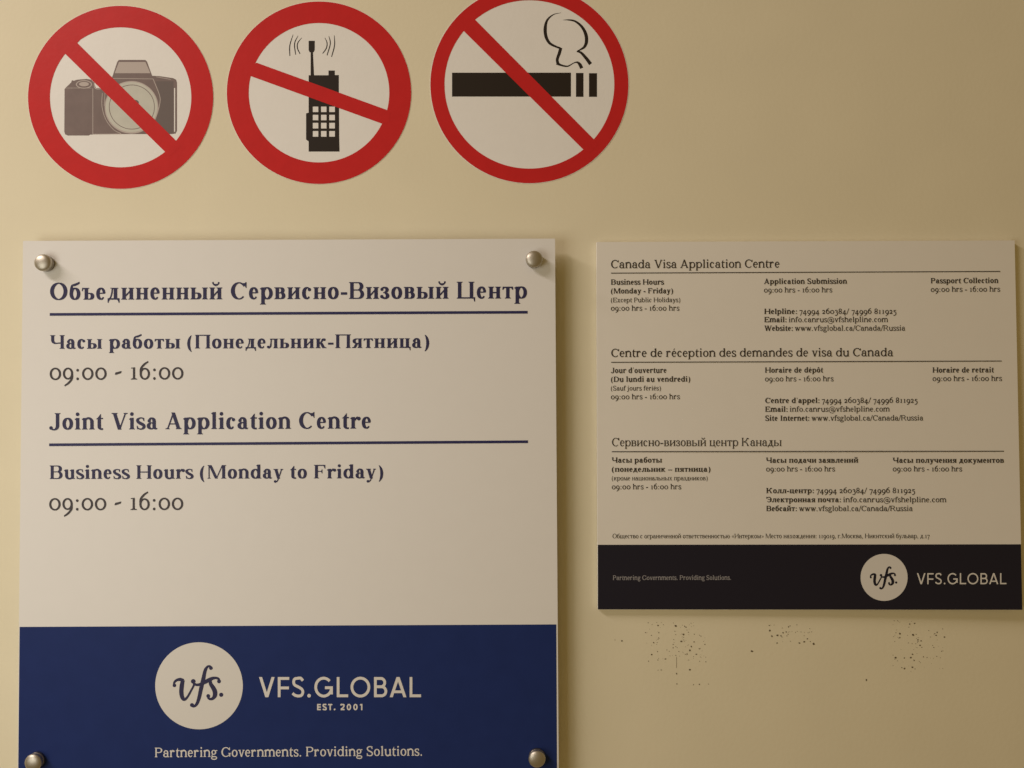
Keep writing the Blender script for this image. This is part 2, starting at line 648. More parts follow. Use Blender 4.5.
            s.bar(L, xr - 150, C * .52, H)
            s.poly((xr - 140, C * .67), (xr - 170, C * .67), (xr - 200, C * .52), (xr - 170, C * .37), (xr - 140, C * .37))
            if ch == 'E':
                s.bar(L, xr + 12, H * .55, H * 1.1)
                s.poly((xr + 18, 0), (xr - H * 2.4, 0), (xr - H * .1, C * .28), (xr + 34, C * .28))
        elif ch == 'G':
            w = 778
            s.CC(740, C)
            s.st(w - 120, 20, C * .40, '', 'lr')
        elif ch == 'H':
            w = s.NN(778, C)
        elif ch == 'I':
            w = 389
            s.st(195, 0, C)
        elif ch == 'J':
            w = 500
            cx = 440 - S / 2 - 20
            s.st(cx, C * .24, C, '', 'lr')
            s.arc(cx - 145, C * .24, 145, C * .24 + o + 20 - H / 2, 0, -150, a=[S / 2, S / 2, S * .3], b=H * .6)
            s.ball(78, 66, S * .36 + 22)
        elif ch == 'L':
            w = 640
            L = E + 16 + S / 2
            s.st(L, 0, C, 'l', 'lr')
            s.bar(L, w - 30, H * .55, H * 1.1)
            s.poly((w - 24, 0), (w - 40 - H * 2.2, 0), (w - 30 - H * .6, C * .3), (w - 10, C * .3))
        elif ch == 'M':
            w = 944
            s.st(100, 0, C, 'lr', '', w=H * 1.15)
            R = 870 - S / 2
            s.st(R, 0, C, 'lr', 'r')
            s.dg(100 + S * .5 - H * .5, C, 455, 0, S)
            s.dg(R - S * .4, C, 455, 0, H * 1.2)
            s.ser(90 + S * .1, C, -1, S * .4, E * .9, 0)
        elif ch == 'P':
            w = 611
            L = E + 16 + S / 2
            s.st(L, 0, C, 'lr', 'l')
            y0 = C * .44
            s.ov(2 * 330 - 580, 580, y0, C, -90, 90, a=S * .53)
            s.bar(L, 336, C - H / 2)
            s.bar(L, 336, y0 + H / 2)
        elif ch == 'R':
            w = 722
            L = E + 16 + S / 2
            s.st(L, 0, C, 'lr', 'l')
            y0 = C * .46
            s.ov(2 * 340 - 600, 600, y0, C, -90, 90, a=S * .53)
            s.bar(L, 346, C - H / 2)
            s.bar(L, 346, y0 + H / 2)
            s.dg(380, y0 + H, 640 - S * .3, 0, S * 1.05)
            s.ser(650 - S * .3, 0, 1, S, 0, E)
        elif ch == 'S':
            w = 560
            Y = C
            s.cv([(455, Y * .74), (410, Y * .93), (285, Y - H * .4 + o), (140, Y * .91), (95, Y * .76), (150, Y * .60), (300, Y * .48), (445, Y * .35),
                  (470, Y * .20), (400, Y * .05), (270, H * .45 - o), (130, Y * .08), (70, Y * .27)],
                 [H * .5, H * .6, S * .3, S * .45, S * .5, S * .45, S * .45, S * .45, S * .5, S * .45, S * .3, H * .6, H * .5],
                 [H * .5, H * .55, H * .55, H * .7, S * .45, S * .48, S * .48, S * .48, S * .45, H * .7, H * .55, H * .55, H * .5])
            s.poly((472, Y * .68), (472, Y + o), (436, Y + o), (425, Y * .88))
            s.poly((58, Y * .32), (58, -o), (96, -o), (110, Y * .12))
        elif ch == 'V':
            w = 722
            s.dg(88 + S / 2, C, 375, -o, S * 1.05)
            s.dg(620, C, 372, -o, H * 1.35)
            s.ser(88 + S / 2, C, -1, S, E * 1.1)
            s.ser(622, C, -1, H, E * 1.3)
        elif ch == 'W':
            w = 1000
            s.dg(80 + S / 2, C, 335, -o, S)
            s.dg(500, C, 335, -o, H * 1.3)
            s.dg(430 + S / 2, C, 690, -o, S)
            s.dg(905, C, 690, -o, H * 1.3)
            s.ser(80 + S / 2, C, -1, S, E)
            s.ser(430 + S / 2, C, -1, S, E * .7)
            s.ser(905, C, -1, H, E * 1.2)
        # ---------------------------------------------------------- Cyrillic capitals
        elif ch == 'O':
            w = 778
            s.ov(34, 744, -o - 3, C + o + 3, a=S * .56)
        elif ch == 'П':
            w = s.PI(778, C)
        elif ch == 'И':
            w = s.II(778, C)
        elif ch == 'Ц':
            w = s.TS(790, C)
        elif ch == 'Ч':
            w = 720
            R = w - E - 18 - S / 2
            L = E + 12 + S / 2
            s.st(R, 0, C)
            s.st(L, C * .62, C, '', 'lr')
            s.arc(L + 150, C * .64, 150, C * .24, 180, 268, a=[S / 2, S / 2, H * .8], b=[H * .6, H, H * .8])
            s.cv([(L + 145, C * .40), (R - 60, C * .43), (R, C * .48)], H * .7, H * .65)
        elif ch == 'К':
            w = 770
            L = E + 18 + S / 2
            s.st(L, 0, C)
            s.bar(L, L + S / 2 + 90, C * .5, H * 1.2)
            s.cv([(L + S / 2 + 40, C * .5), (430, C * .66), (500, C * .88), (590, C - 30)], [H * .6, S * .34, S * .36, H * .6], [H * .6, H * .9, H * .9, H * .7])
            s.ball(610, C - 62, S * .34 + 22)
            s.cv([(L + S / 2 + 60, C * .52), (480, C * .36), (600 - S * .2, 0)], S * .5, S * .3)
            s.ser(610 - S * .2, 0, 1, S, 20, E)
        elif ch == 'Э':
            w = 720
            a = S * .56
            s.ov(24, w - 32, -s.o, C + s.o, 132, -138, a=[a * .45, a, a * 1.04, a, a * .35], b=H * .55)
            s.poly((40, C + o), (40, C * .67), (40 + H * .8, C * .67), (40 + H * 2.6, C * .86), (40 + H, C + o))
            s.bar(220, w - 32 - S * .6, C * .52)
        # ---------------------------------------------------------- Cyrillic small letters
        elif ch == 'б':
            s.ov(28, 472, -o, X + o)
            s.cv([(28 + S * .48, X * .45), (50 + S * .42, X * .90), (140, X * 1.19), (280, X * 1.28), (440, X * 1.44)], [S * .5, S * .42, S * .28, S * .2, H * .4], [H * .5, H * .9, S * .26, S * .36, H * .9])
        elif ch == 'в':
            w = s.BB(500, X)
        elif ch == 'г':
            w = s.GE(420, X)
        elif ch == 'д':
            w = 535
            cx = 415 - S / 2
            s.rect(cx - S / 2, 0, cx + S / 2, X)
            s.serif(cx - S / 2, cx + S / 2, X, -1, 130, cx + S / 2 + E)
            s.cv([(cx - S / 2 - 55, X - 10), (cx - S / 2 - 70, X * .6), (150, X * .22), (90, 20)], H * .65, H * .65)
            s.bar(24, w - 24, H * .62, H * 1.25)
            for x, sg in ((24, 1), (w - 24, -1)):
                s.poly((x, H), (x, -125), (x + sg * H * .8, -125), (x + sg * (H * .9 + 14), -60), (x + sg * (H + 66), H * .3))
        elif ch == 'ж':
            w = 740
            c = w / 2
            s.st(c, 0, X)
            s.bar(c - S / 2 - 40, c + S / 2 + 40, X * .52, H * 1.2)
            for sg in (-1, 1):
                s.cv([(c + sg * (S / 2 + 20), X * .52), (c + sg * (S / 2 + 95), X * .72), (c + sg * (S / 2 + 170), X - 30)], [H * .6, S * .3, H * .8], H * .8)
                s.ball(c + sg * (S / 2 + 190), X - 62, S * .28 + 24)
                s.dg(c + sg * (S / 2 + 35), X * .55, c + sg * (290 - S * .2), 0, S * .9)
                s.ser(c + sg * (290 - S * .2), 0, 1, S, E * .5)
        elif ch == 'з':
            w = 410
            s.ov(30, 355, X * .5, X + o, 145, -90, a=S * .48, b=H * .55)
            s.ov(20, 382, -o, X * .55, 90, -150, a=S * .52, b=H * .55)
            s.bar(130, 215, X * .525)
            s.ball(78, X * .80, S * .28 + 24)
            s.ball(72, X * .19, S * .32 + 24)
        elif ch == 'и':
            w = s.II(572, X)
        elif ch == 'й':
            w = s.II(572, X, True)
        elif ch == 'к':
            w = 545
            L = E + 18 + S / 2
            s.st(L, 0, X)
            s.bar(L, L + S / 2 + 60, X * .52, H * 1.2)
            s.cv([(L + S / 2 + 20, X * .52), (310, X * .70), (350, X * .9), (405, X - 25)], [H * .6, S * .3, S * .3, H * .6], [H * .6, H * .9, H * .9, H * .7])
            s.ball(430, X - 58, S * .30 + 24)
            s.dg(L + S / 2 + 60, X * .56, 455 - S * .3, 0, S)
            s.ser(455 - S * .3, 0, 1, S, 10, E)
        elif ch == 'л':
            w = 552
            R = w - E - 18 - S / 2
            s.st(R, 0, X, 'lr', 'r')
            s.serif(R - S / 2, R + S / 2, X, -1, 140, R + S / 2 + E)
            s.bar(150, R, X - H * .55, H * 1.1)
            s.cv([(205, X - 10), (195, X * .6), (170, X * .22), (105, X * .05), (60, X * .07)], [H * .65, H * .65, S * .3, S * .3, S * .2], H * .75)
            s.ball(62, X * .13, S * .30 + 22)
        elif ch == 'м':
            w = 690
            s.st(88, 0, X, 'lr', '', w=H * 1.15)
            R = w - E - 18 - S / 2
            s.st(R, 0, X, 'lr', 'r')
            s.dg(88 + S * .45, X, 335, 0, S * .95)
            s.dg(R - S * .35, X, 335, 0, H * 1.2)
            s.ser(80 + S * .1, X, -1, S * .3, E * .8, 0)
        elif ch == 'н':
            w = s.NN(566, X)
        elif ch == 'п':
            w = s.PI(566, X)
        elif ch == 'т':
            w = s.TT(470, X)
        elif ch == 'ц':
            w = s.TS(572, X)
        elif ch == 'ч':
            w = 545
            R = w - E - 18 - S / 2
            L = E + 10 + S / 2
            s.st(R, 0, X)
            s.st(L, X * .62, X, '', 'lr')
            s.arc(L + 110, X * .64, 110, X * .25, 180, 268, a=[S / 2, S / 2, H * .8], b=[H * .6, H, H * .8])
            s.cv([(L + 105, X * .39), (R - 40, X * .43), (R, X * .48)], H * .7, H * .65)
        elif ch == 'щ':
            w = 840
            L, R = E + 18 + S / 2, w - 96 - S / 2
            for x in (L, (L + R) / 2, R):
                s.st(x, 0, X)
            s.bar(L, w - 22, H * .6, H * 1.2)
            s.tail(w - 20, H)
        elif ch == 'ь':
            w = 492
            s.soft(E + 14, w - 26, X)
        elif ch == 'ы':
            w = 748
            s.soft(E + 14, 470, X)
            s.st(w - E - 18 - S / 2, 0, X)
        elif ch == 'ъ':
            w = 545
            s.soft(E + 72, w - 26, X)
            s.bar(20, E + 80, X - H * .6, H * 1.2)
            s.poly((20, X), (20 + H * 1.1, X), (20 + H * .7, X * .72), (10, X * .72))
        elif ch == 'ю':
            w = 760
            L = E + 18 + S / 2
            s.st(L, 0, X)
            s.ov(310, w - 28, -o, X + o)
            s.bar(L, 330, X * .5, H * 1.2)
        elif ch == 'я':
            w = 520
            R = w - E - 14 - S / 2
            s.st(R, 0, X, 'lr', 'r')
            y0 = X * .44
            s.ov(38, 38 + 2 * 190, y0, X, 90, 270, a=S * .52)
            s.bar(225, R, X - H / 2)
            s.bar(225, R, y0 + H / 2)
            s.dg(R - S / 2 - 70, y0 + H * .5, 88 + S * .3, 0, S * .9)
            s.ser(80 + S * .3, 0, 1, S * .9, E, 0)
        # ---------------------------------------------------------- old-style figures
        elif ch == '0':
            w = 545
            s.ov(32, 513, -o, X + o, a=S * .5, b=H * .62)
        elif ch == '1':
            w = 400
            s.st(205, 0, X, 'lr', '', e=E * 1.35)
            s.poly((205 - S / 2, X * .93), (205 - S / 2 - 75, X * .92), (205 - S / 2 - 75, X * .92 + H * .7), (205 + S / 2, X + 12), (205 + S / 2, X * .9))
        elif ch == '2':
            w = 450
            s.cv([(70, X * .70), (110, X * .90), (210, X - H * .3), (310, X * .84), (318, X * .62), (240, X * .36), (75, H)], [H * .6, H * .7, S * .4, S * .5, S * .5, S * .4, H * .7], H * .75)
            s.bar(60, 400, H * .8, H * 1.6)
        elif ch == '3':
            w = 430
            s.cv([(70, X * .78), (120, X * .93), (220, X - H * .3), (320, X * .80), (290, X * .60), (190, X * .46)], [H * .6, H * .7, S * .4, S * .5, S * .4, H * .6], H * .7)
            s.cv([(185, X * .46), (310, X * .38), (355, X * .1), (280, D * .75), (150, D + 30), (55, D * .72)], [H * .6, S * .4, S * .5, S * .5, S * .4, H * .6], H * .75)
        elif ch == '4':
            w = 500
            s.rect(310 - S / 2, D, 310 + S / 2, X)
            s.dg(300, X, 55, X * .12, H * 1.3)
            s.bar(35, 470, X * .08, H * 1.4)
        elif ch == '5':
            w = 430
            s.bar(120, 370, X - H * .6, H * 1.4)
            s.cv([(130, X), (110, X * .52)], H * .6, H * .6)
            s.cv([(105, X * .50), (230, X * .54), (335, X * .34), (340, X * -.05), (240, D * .8), (60, D * .9)], [H * .6, S * .35, S * .5, S * .5, S * .4, H * .6], H * .75)
        elif ch == '6':
            w = 500
            s.ov(32, 468, -o, X * .98, a=S * .5, b=H * .62)
            s.cv([(34 + S * .5, X * .42), (90, X * .90), (220, X * 1.25), (395, X * 1.50)], [S * .5, S * .5, S * .42, H * .5], [H * .6, H * .8, H * .9, H * .6])
        elif ch == '7':
            w = 430
            s.bar(45, 400, X - H * .7, H * 1.5)
            s.dg(385, X - H, 170, D, S * .8)
            s.poly((45, X), (45 + H, X), (45 + H * .6, X * .75), (38, X * .75))
        elif ch == '8':
            w = 480
            s.ov(60, 420, X * .62, X * 1.42, a=S * .45, b=H * .62)
            s.ov(32, 448, -o, X * .72, a=S * .5, b=H * .62)
        elif ch == '9':
            w = 500
            s.ov(32, 468, X * .02, X + o, a=S * .5, b=H * .62)
            s.cv([(466 - S * .5, X * .58), (410, X * .10), (280, X * -.25), (105, X * -.50)], [S * .5, S * .5, S * .42, H * .5], [H * .6, H * .8, H * .9, H * .6])
        # ---------------------------------------------------------- signs
        elif ch == ':':
            w = 290
            s.ball(145, S * .3 + 22 - o, S * .3 + 28)
            s.ball(145, X * .80, S * .3 + 28)
        elif ch == '.':
            w = 255
            s.ball(120, S * .3 + 20 - o, S * .3 + 28)
        elif ch == ',':
            w = 255
            s.ball(120, S * .3 + 20 - o, S * .3 + 28)
            s.poly((95, 20), (165, 30), (150, -70), (85, -140), (70, -125), (110, -60))
        elif ch == '-':
            w = 333
            s.bar(38, 295, X * .46, H * 1.1 + S * .35)
        elif ch == '~':           # the slanting pen hyphen of the figures
            w = 380
            s.poly((45, X * .43), (70, X * .43 + H * 1.5), (310, X * .55 + H * 1.5), (335, X * .55 + H * 1.3), (305, X * .55 - H * .1), (90, X * .43 - H * .3))
        elif ch == '–':
            w = 520
            s.bar(20, 500, X * .46, H * 1.3)
        elif ch == '(':
            w = 333
            s.arc(330, 235, 245, 455, 118, 242, a=[H * .4, S * .42, S * .5, S * .42, H * .4], b=H * .3)
        elif ch == ')':
            w = 333
            s.arc(0, 235, 245, 455, 62, -62, a=[H * .4, S * .42, S * .5, S * .42, H * .4], b=H * .3)
        elif ch == '/':
            w = 300
            s.dg(20, -60, 285, A, S * .75)
        elif ch == '\'':
            w = 220
            s.poly((85, A), (150, A), (130, A - 200), (105, A - 200))
        elif ch == '«' or ch == '»':
            w = 500
            f = (lambda x: x) if ch == '«' else (lambda x: 500 - x)
            for d in (0, 175):
                s.poly((f(60 + d), X * .5), (f(195 + d), X * .9), (f(215 + d), X * .85), (f(130 + d), X * .5), (f(215 + d), X * .15), (f(195 + d), X * .1))
        elif ch == '@':
            w = 900
            s.arc(450, 220, 385, 400, -50, 300, a=S * .3, b=S * .3, n=40)
            s.ov(270, 600, 40, X * .9, a=S * .4, b=H * .6)
            s.cv([(590, X * .88), (570, 90), (640, 40), (770, 110), (835, 220)], S * .35, H * .6)
        else:
            raise ValueError('no glyph for %r' % ch)
        return w


class SANS(G):
    """even-stroke geometric capitals"""

    def glyph(s, ch):
        s.p = []
        S, C = s.S, s.C
        k = S / 2
        if ch == ' ':
            return 280
        if ch == 'V':
            w = 600
            s.dg(25 + k, C, 300, 0, S * 1.12)
            s.dg(575 - k, C, 300, 0, S * 1.12)
        elif ch == 'A':
            w = 640
            s.dg(25 + k, 0, 320, C, S * 1.12)
            s.dg(615 - k, 0, 320, C, S * 1.12)
            s.bar(150, 490, C * .27, S * .95)
        elif ch == 'F':
            w = 520
            s.rect(70, 0, 70 + S, C)
            s.bar(70, 480, C - k, S)
            s.bar(70, 470, C * .46, S)
        elif ch == 'E':
            w = 540
            s.rect(70, 0, 70 + S, C)
            for y in (C - k, C * .5, k):
                s.bar(70, 480, y, S)
        elif ch == 'L':
            w = 500
            s.rect(70, 0, 70 + S, C)
            s.bar(70, 480, k, S)
        elif ch == 'T':
            w = 520
            s.rect(260 - k, 0, 260 + k, C)
            s.bar(25, 495, C - k, S)
        elif ch == 'S':
            w = 510
            s.cv([(430, C * .82), (350, C * .96 - k * .3), (255, C - k + 8), (130, C * .90), (95, C * .74), (140, C * .60), (265, C * .51), (385, C * .40),
                  (425, C * .26), (380, C * .10), (250, k - 8), (130, C * .08 + k * .4), (58, C * .20)], k, k)
        elif ch == 'G':
            w = 760
            s.arc(385, C / 2, 335 - k, C / 2 + 10 - k, 42, 352, a=k, b=k, n=40)
            s.bar(430, 715, C * .47, S)
            s.rect(715 - S, C * .14, 715, C * .47 + k)
        elif ch == 'O':
            w = 790
            s.arc(395, C / 2, 355 - k, C / 2 + 10 - k, 0, 360, a=k, b=k, n=48)
        elif ch == 'B':
            w = 590
            s.rect(70, 0, 70 + S, C)
            for x1, y0, y1 in ((505, C * .52 - k, C), (545, 0, C * .52 + k)):
                ry = (y1 - y0) / 2
                s.arc(x1 - ry, (y0 + y1) / 2, ry - k, ry - k, -90, 90, a=k, b=k)
                s.bar(70, x1 - ry + 4, y1 - k, S)
                s.bar(70, x1 - ry + 4, y0 + k, S)
        elif ch == '.':
            w = 230
            s.ball(115, S * .62 - 8, S * .66)
        elif ch == '0':
            w = 620
            s.arc(310, C / 2, 245 - k, C / 2 + 8 - k, 0, 360, a=k, b=k, n=40)
        elif ch == '1':
            w = 400
            s.rect(205, 0, 205 + S, C)
            s.poly((205, C), (205, C - S * 1.1), (80, C * .74), (80, C * .74 + S * .95), (190, C))
        elif ch == '2':
            w = 560
            s.cv([(85, C * .74), (130, C * .92), (265, C - k + 6), (420, C * .86), (425, C * .64), (300, C * .36), (100, S * .8)], k, k)
            s.bar(65, 495, k, S)
        else:
            raise ValueError(ch)
        return w


STY = {
    'bold': G(143, 46, E=50, t=30),
    'figure': G(92, 52, E=66, t=38),
    'slab': G(98, 58, X=480, E=48, t=40),          # sturdy text serif of the small board
    'slabbold': G(140, 70, X=485, E=42, t=46),
    'times': G(92, 44, E=50, t=28),
    'sans': SANS(98, 98, C=700.0),
    'sanslight': SANS(84, 84, C=700.0),
    'sansbold': SANS(150, 150, C=700.0),
}


CACHE = {}


def lettering(name, runs, x0, y0, x1, y1, size, m, parent, h, sup=1.0):
    """runs of (text, style, track) set on the base line from (x0, y0) to (x1, y1); size is one em in pixels"""
    if isinstance(runs[0], str):
        runs = [runs]
    polys, x = [], 0.0
    for r in runs:
        txt, sty = r[0], r[1]
        tr = r[2] if len(r) > 2 else 0.0
        g = STY[sty]
        for ch in txt:
            if (sty, ch) not in CACHE:
                gw = g.glyph(ch)
                CACHE[(sty, ch)] = (gw, merge(g.p, 1e-2) if g.p else [])
            w, gp = CACHE[(sty, ch)]
            polys += [[(x + a, b) for a, b in pl] for pl in gp]
            x += w + tr
    lo = min(a for pl in polys for a, b in pl)
    hi = max(a for pl in polys for a, b in pl)
    kx = 1.0 / (hi - lo)
    ky = size / 1000.0
    out = []
    for pl in polys:
        q = []
        for a, b in pl:
            t = (a - lo) * kx
            q.append((x0 + (x1 - x0) * t, y0 + (y1 - y0) * t - b * ky))
        out.append(q)
    return flat(name, out, m, parent, h, True)


def rule(name, x0, y0, x1, y1, th, m, parent, h):
    return flat(name, [[(x0, y0 - th / 2), (x1, y1 - th / 2), (x1, y1 + th / 2), (x0, y0 + th / 2)]], m, parent, h)


def script_logo(name, cx, cy, k, m, parent, h, bold=1.08):
    """the handwritten lower-case letters of the emblem; strokes measured about the disc's centre"""
    Q = []

    def cv(pts, w):
        pts = [(cx + (x - 434) * k, cy + (y - 393) * k) for x, y in pts]
        w = [q * k * bold for q in w]
        Q.extend(sweep(catmull(pts, 8), w, w))

    def ball(x, y, r):
        Q.append(ell(cx + (x - 434) * k, cy + (y - 393) * k, r * k, r * k, 20))
    ball(119, 388, 23)
    cv([(112, 392), (118, 350), (150, 320), (195, 312), (240, 322)], [11, 13, 16, 20, 14])
    cv([(228, 320), (214, 390), (208, 480), (222, 545), (250, 568), (290, 530), (340, 440), (366, 390), (368, 362)], [22, 26, 26, 24, 17, 13, 12, 12, 12])
    ball(360, 336, 30)
    cv([(362, 358), (400, 380), (450, 374), (520, 340), (590, 304), (640, 292), (680, 302), (694, 330)], [14, 15, 18, 24, 21, 15, 14, 14])
    ball(690, 336, 25)
    ball(586, 166, 24)
    cv([(590, 158), (572, 142), (540, 152), (512, 200), (490, 300), (462, 420), (436, 540), (408, 620), (372, 656), (340, 650)], [10, 12, 15, 20, 24, 24, 22, 18, 14, 12])
    ball(344, 640, 26)
    cv([(576, 320), (584, 370), (616, 420), (638, 470), (636, 520), (608, 556), (572, 562), (546, 540)], [18, 22, 26, 28, 26, 18, 14, 14])
    ball(552, 524, 25)
    ball(718, 508, 27)
    return flat(name, Q, m, parent, h)


# ------------------------------------------------------------------ the setting
def box(name, x0, x1, y0, y1, z0, z1, m):
    V = [(x, y, z) for x in (x0, x1) for y in (y0, y1) for z in (z0, z1)]
    F = [(0, 1, 3, 2), (4, 6, 7, 5), (0, 4, 5, 1), (2, 3, 7, 6), (0, 2, 6, 4), (1, 5, 7, 3)]
    o = link(name, mesh(name, V, F), m)
    o['kind'] = 'structure'
    return o


wall = box('wall_back', -2.2, 2.2, 0.0, 0.12, 0.0, 3.3, M_WALL)

# ------------------------------------------------------------------ prohibition stickers
STK = 0.00025
LAY = 0.00003


def sticker(label, cx, cy, R, Ry, ri, riy, rim):
    c = P(cx, cy + R, 0)
    t = thing('prohibition_sign', label, 'sign', (c.x, -0.0002, c.z), 'round prohibition stickers')
    slab('backing', ell(cx, cy, R + rim, Ry + rim, 120), M_STICK, t, 0.00005, STK)
    flat('red_ring', annulus(cx, cy, R, Ry, ri, riy), M_RED, t, STK + LAY * 4)
    return t


def slash(t, pts):
    flat('red_slash', [pts], M_RED, t, STK + LAY * 6)


# no photography
t1 = sticker('round red ring sticker with crossed-out grey camera, left of the crossed-out phone', 120.6, 97.3, 92.6, 91.5, 70.7, 70.0, 0.3)
z = lambda pts: [(60 + x / 7.68, 50 + y / 7.68) for x, y in pts]
hc = STK + LAY
body = flat('camera_pictogram', [z([(35, 300), (48, 285), (85, 250), (92, 232), (108, 236), (130, 228), (205, 222), (240, 228), (262, 250), (275, 292), (345, 292), (400, 210),
                                    (440, 90), (452, 76), (655, 76), (668, 88), (708, 198), (760, 200), (870, 216), (892, 228), (899, 250), (899, 620), (888, 642), (860, 646), (440, 646), (232, 650), (222, 657), (60, 657), (40, 648), (33, 628)])],
            M_CAMG, t1, hc)
body['label'] = 'grey camera picture'
h2 = hc + LAY * .5
flat('viewfinder_window', [z([(452, 92), (656, 92), (694, 178), (420, 178)])], M_LENS2, body, h2)
flat('grip_shading', [z([(735, 240), (872, 240), (872, 640), (700, 640), (730, 560), (768, 440), (768, 400)])], M_CAMD, body, h2)
lens = flat('lens', [ell(60 + 549 / 7.68, 50 + 440 / 7.68, 206 / 7.68, 202 / 7.68, 72)], M_LENS2, body, h2 + LAY * .3)
flat('lens_glass', [ell(60 + 549 / 7.68, 50 + 438 / 7.68, 198 / 7.68, 192 / 7.68, 72)], M_LENS, body, h2 + LAY * .5)
flat('lens_centre', [ell(60 + 578 / 7.68, 50 + 405 / 7.68, 28 / 7.68, 22 / 7.68, 24)], M_CAMD, body, h2 + LAY * .8)
flat('lens_ring', annulus(60 + 552 / 7.68, 50 + 438 / 7.68, 176 / 7.68, 172 / 7.68, 171 / 7.68, 167 / 7.68, 72), M_CAMG, body, h2 + LAY * .8)
flat('shutter_dial', annulus(60 + 184 / 7.68, 50 + 264 / 7.68, 62 / 7.68, 32 / 7.68, 54 / 7.68, 26 / 7.68, 40) + [ell(60 + 184 / 7.68, 50 + 262 / 7.68, 38 / 7.68, 17 / 7.68, 24)], M_LENS2, body, h2)
ol = []
for pts, w in (([(252, 295), (252, 645)], 2.2), ([(45, 292), (240, 292)], 1.6), ([(262, 240), (272, 295), (335, 296)], 3), ([(400, 218), (715, 222)], 2.0),
               ([(715, 222), (762, 340), (768, 400), (750, 480)], 2.6), ([(325, 330), (322, 430), (350, 530), (410, 610), (470, 642)], 2.2), ([(345, 330), (340, 430)], 2),
               ([(250, 647), (470, 645)], 2.5), ([(740, 206), (850, 226)], 2)):
    ol += sweep(z(catmull(pts, 8)), w / 7.68, w / 7.68)
flat('outline', ol, M_LENS2, body, h2 + LAY * .2)
flat('highlight', [z([(876, 292), (884, 292), (884, 628), (876, 628)])], M_STICK, body, h2 + LAY * .2)
k1 = lambda x, y: (20 + x / 3.84, y / 3.84)
slash(t1, [k1(232, 152), k1(160, 192), k1(175, 208), k1(557, 583), k1(575, 600), k1(620, 560), k1(600, 541), k1(220, 165)])

# no phones
t2 = sticker('round red ring sticker with crossed-out black mobile phone, middle one of the three', 319.0, 92.7, 92.2, 91.2, 70.3, 69.7, 0.3)
k2 = lambda x, y: (280 + x / 5.486, 20 + y / 5.486)
rows = [(475, 505), (520, 550), (564, 595), (609, 640)]
cols = [(180, 210), (225, 255), (270, 301)]
blk = [[k2(157, 303), k2(266, 303), k2(266, 277), k2(301, 277), k2(301, 302), k2(323, 302), k2(323, 475), k2(157, 475)],
       [k2(157, 640), k2(325, 640), k2(327, 722), k2(157, 722)],
       [k2(157, 475), k2(180, 475), k2(180, 640), k2(157, 640)], [k2(301, 475), k2(324, 475), k2(325, 640), k2(301, 640)],
       [k2(210, 475), k2(225, 475), k2(225, 640), k2(210, 640)], [k2(255, 475), k2(270, 475), k2(270, 640), k2(255, 640)],
       [k2(143, 512), k2(157, 508), k2(157, 666), k2(143, 656)],
       [k2(157, 114), k2(191, 114), k2(191, 165), k2(185, 177), k2(163, 177), k2(157, 165)],
       [k2(168, 175), k2(181, 175), k2(187, 304), k2(168, 304)]]
for (a, b), (c, d) in zip(rows[:-1], rows[1:]):
    blk += [[k2(x0, b), k2(x1, b), k2(x1, c), k2(x0, c)] for x0, x1 in cols]
phone = flat('phone_pictogram', blk, M_BLACK, t2, hc)
phone['label'] = 'black handset with an aerial'
wv = []
for pts in ([(120, 97), (98, 125), (96, 155), (110, 186)], [(99, 86), (80, 130), (86, 190)], [(72, 80), (54, 140), (54, 197)],
            [(246, 97), (258, 125), (254, 155), (234, 184)], [(268, 88), (276, 130), (258, 194)], [(298, 84), (299, 140), (283, 202)]):
    q = [k2(x, y) for x, y in catmull(pts, 8)]
    wv.append(sweep(q, [.25, .5, .55, .45], [.25, .5, .55, .45]))
for q in wv:
    flat('signal_wave', q, M_BLACK, t2, hc)
k2b = lambda x, y: (220 + x / 3.84, y / 3.84)
slash(t2, [k2b(141, 241), k2b(110, 255), k2b(100, 283), k2b(118, 292), k2b(620, 474), k2b(650, 470), k2b(655, 432), k2b(640, 422)])

# no smoking
t3 = sticker('round red ring sticker with crossed-out smoking cigarette, right of the crossed-out phone', 529.4, 84.4, 99.0, 98.8, 84.9, 84.2, 0.5)
k3 = lambda x, y: (420 + x / 3.8409, y / 3.84)
cig = flat('cigarette_pictogram', [[k3(123, 279), k3(580, 279), k3(580, 371), k3(123, 371)], [k3(599, 280), k3(628, 280), k3(628, 372), k3(599, 372)],
                                   [k3(649, 281), k3(680, 281), k3(680, 372), k3(649, 372)]], M_BLACK, t3, hc)
cig['label'] = 'black cigarette with two bars at its tip'
k4 = lambda x, y: (530 + x / 9.6, y / 9.6)
sm = []
for pts, w in (([(300, 122), (225, 140), (165, 195), (146, 275), (155, 355), (190, 415), (250, 448), (290, 462)], [1, 4, 9, 14, 13, 11, 8, 8]),
               ([(296, 458), (282, 510), (262, 570), (268, 612)], [13, 13, 12, 12]),
               ([(256, 606), (300, 626), (360, 636), (410, 610), (440, 598), (462, 600)], [13, 8, 6, 4, 5, 10]),
               ([(462, 598), (482, 625), (496, 656)], [9, 14, 14]),
               ([(315, 192), (380, 192), (440, 208), (500, 260), (536, 330), (542, 400), (522, 450), (480, 478), (448, 492)], [1, 6, 8, 11, 14, 14, 11, 6, 3]),
               ([(450, 492), (490, 506), (540, 560), (582, 616)], [6, 10, 13, 15])):
    q = [k4(x, y) for x, y in catmull(pts, 8)]
    w = [v / 8.2 for v in w]
    sm += sweep(q, w, w)
flat('smoke', sm, M_BLACK, t3, hc)
slash(t3, [k3(213, 77), k3(190, 72), k3(162, 108), k3(170, 121), k3(628, 575), k3(650, 590), k3(685, 555), k3(668, 535)])

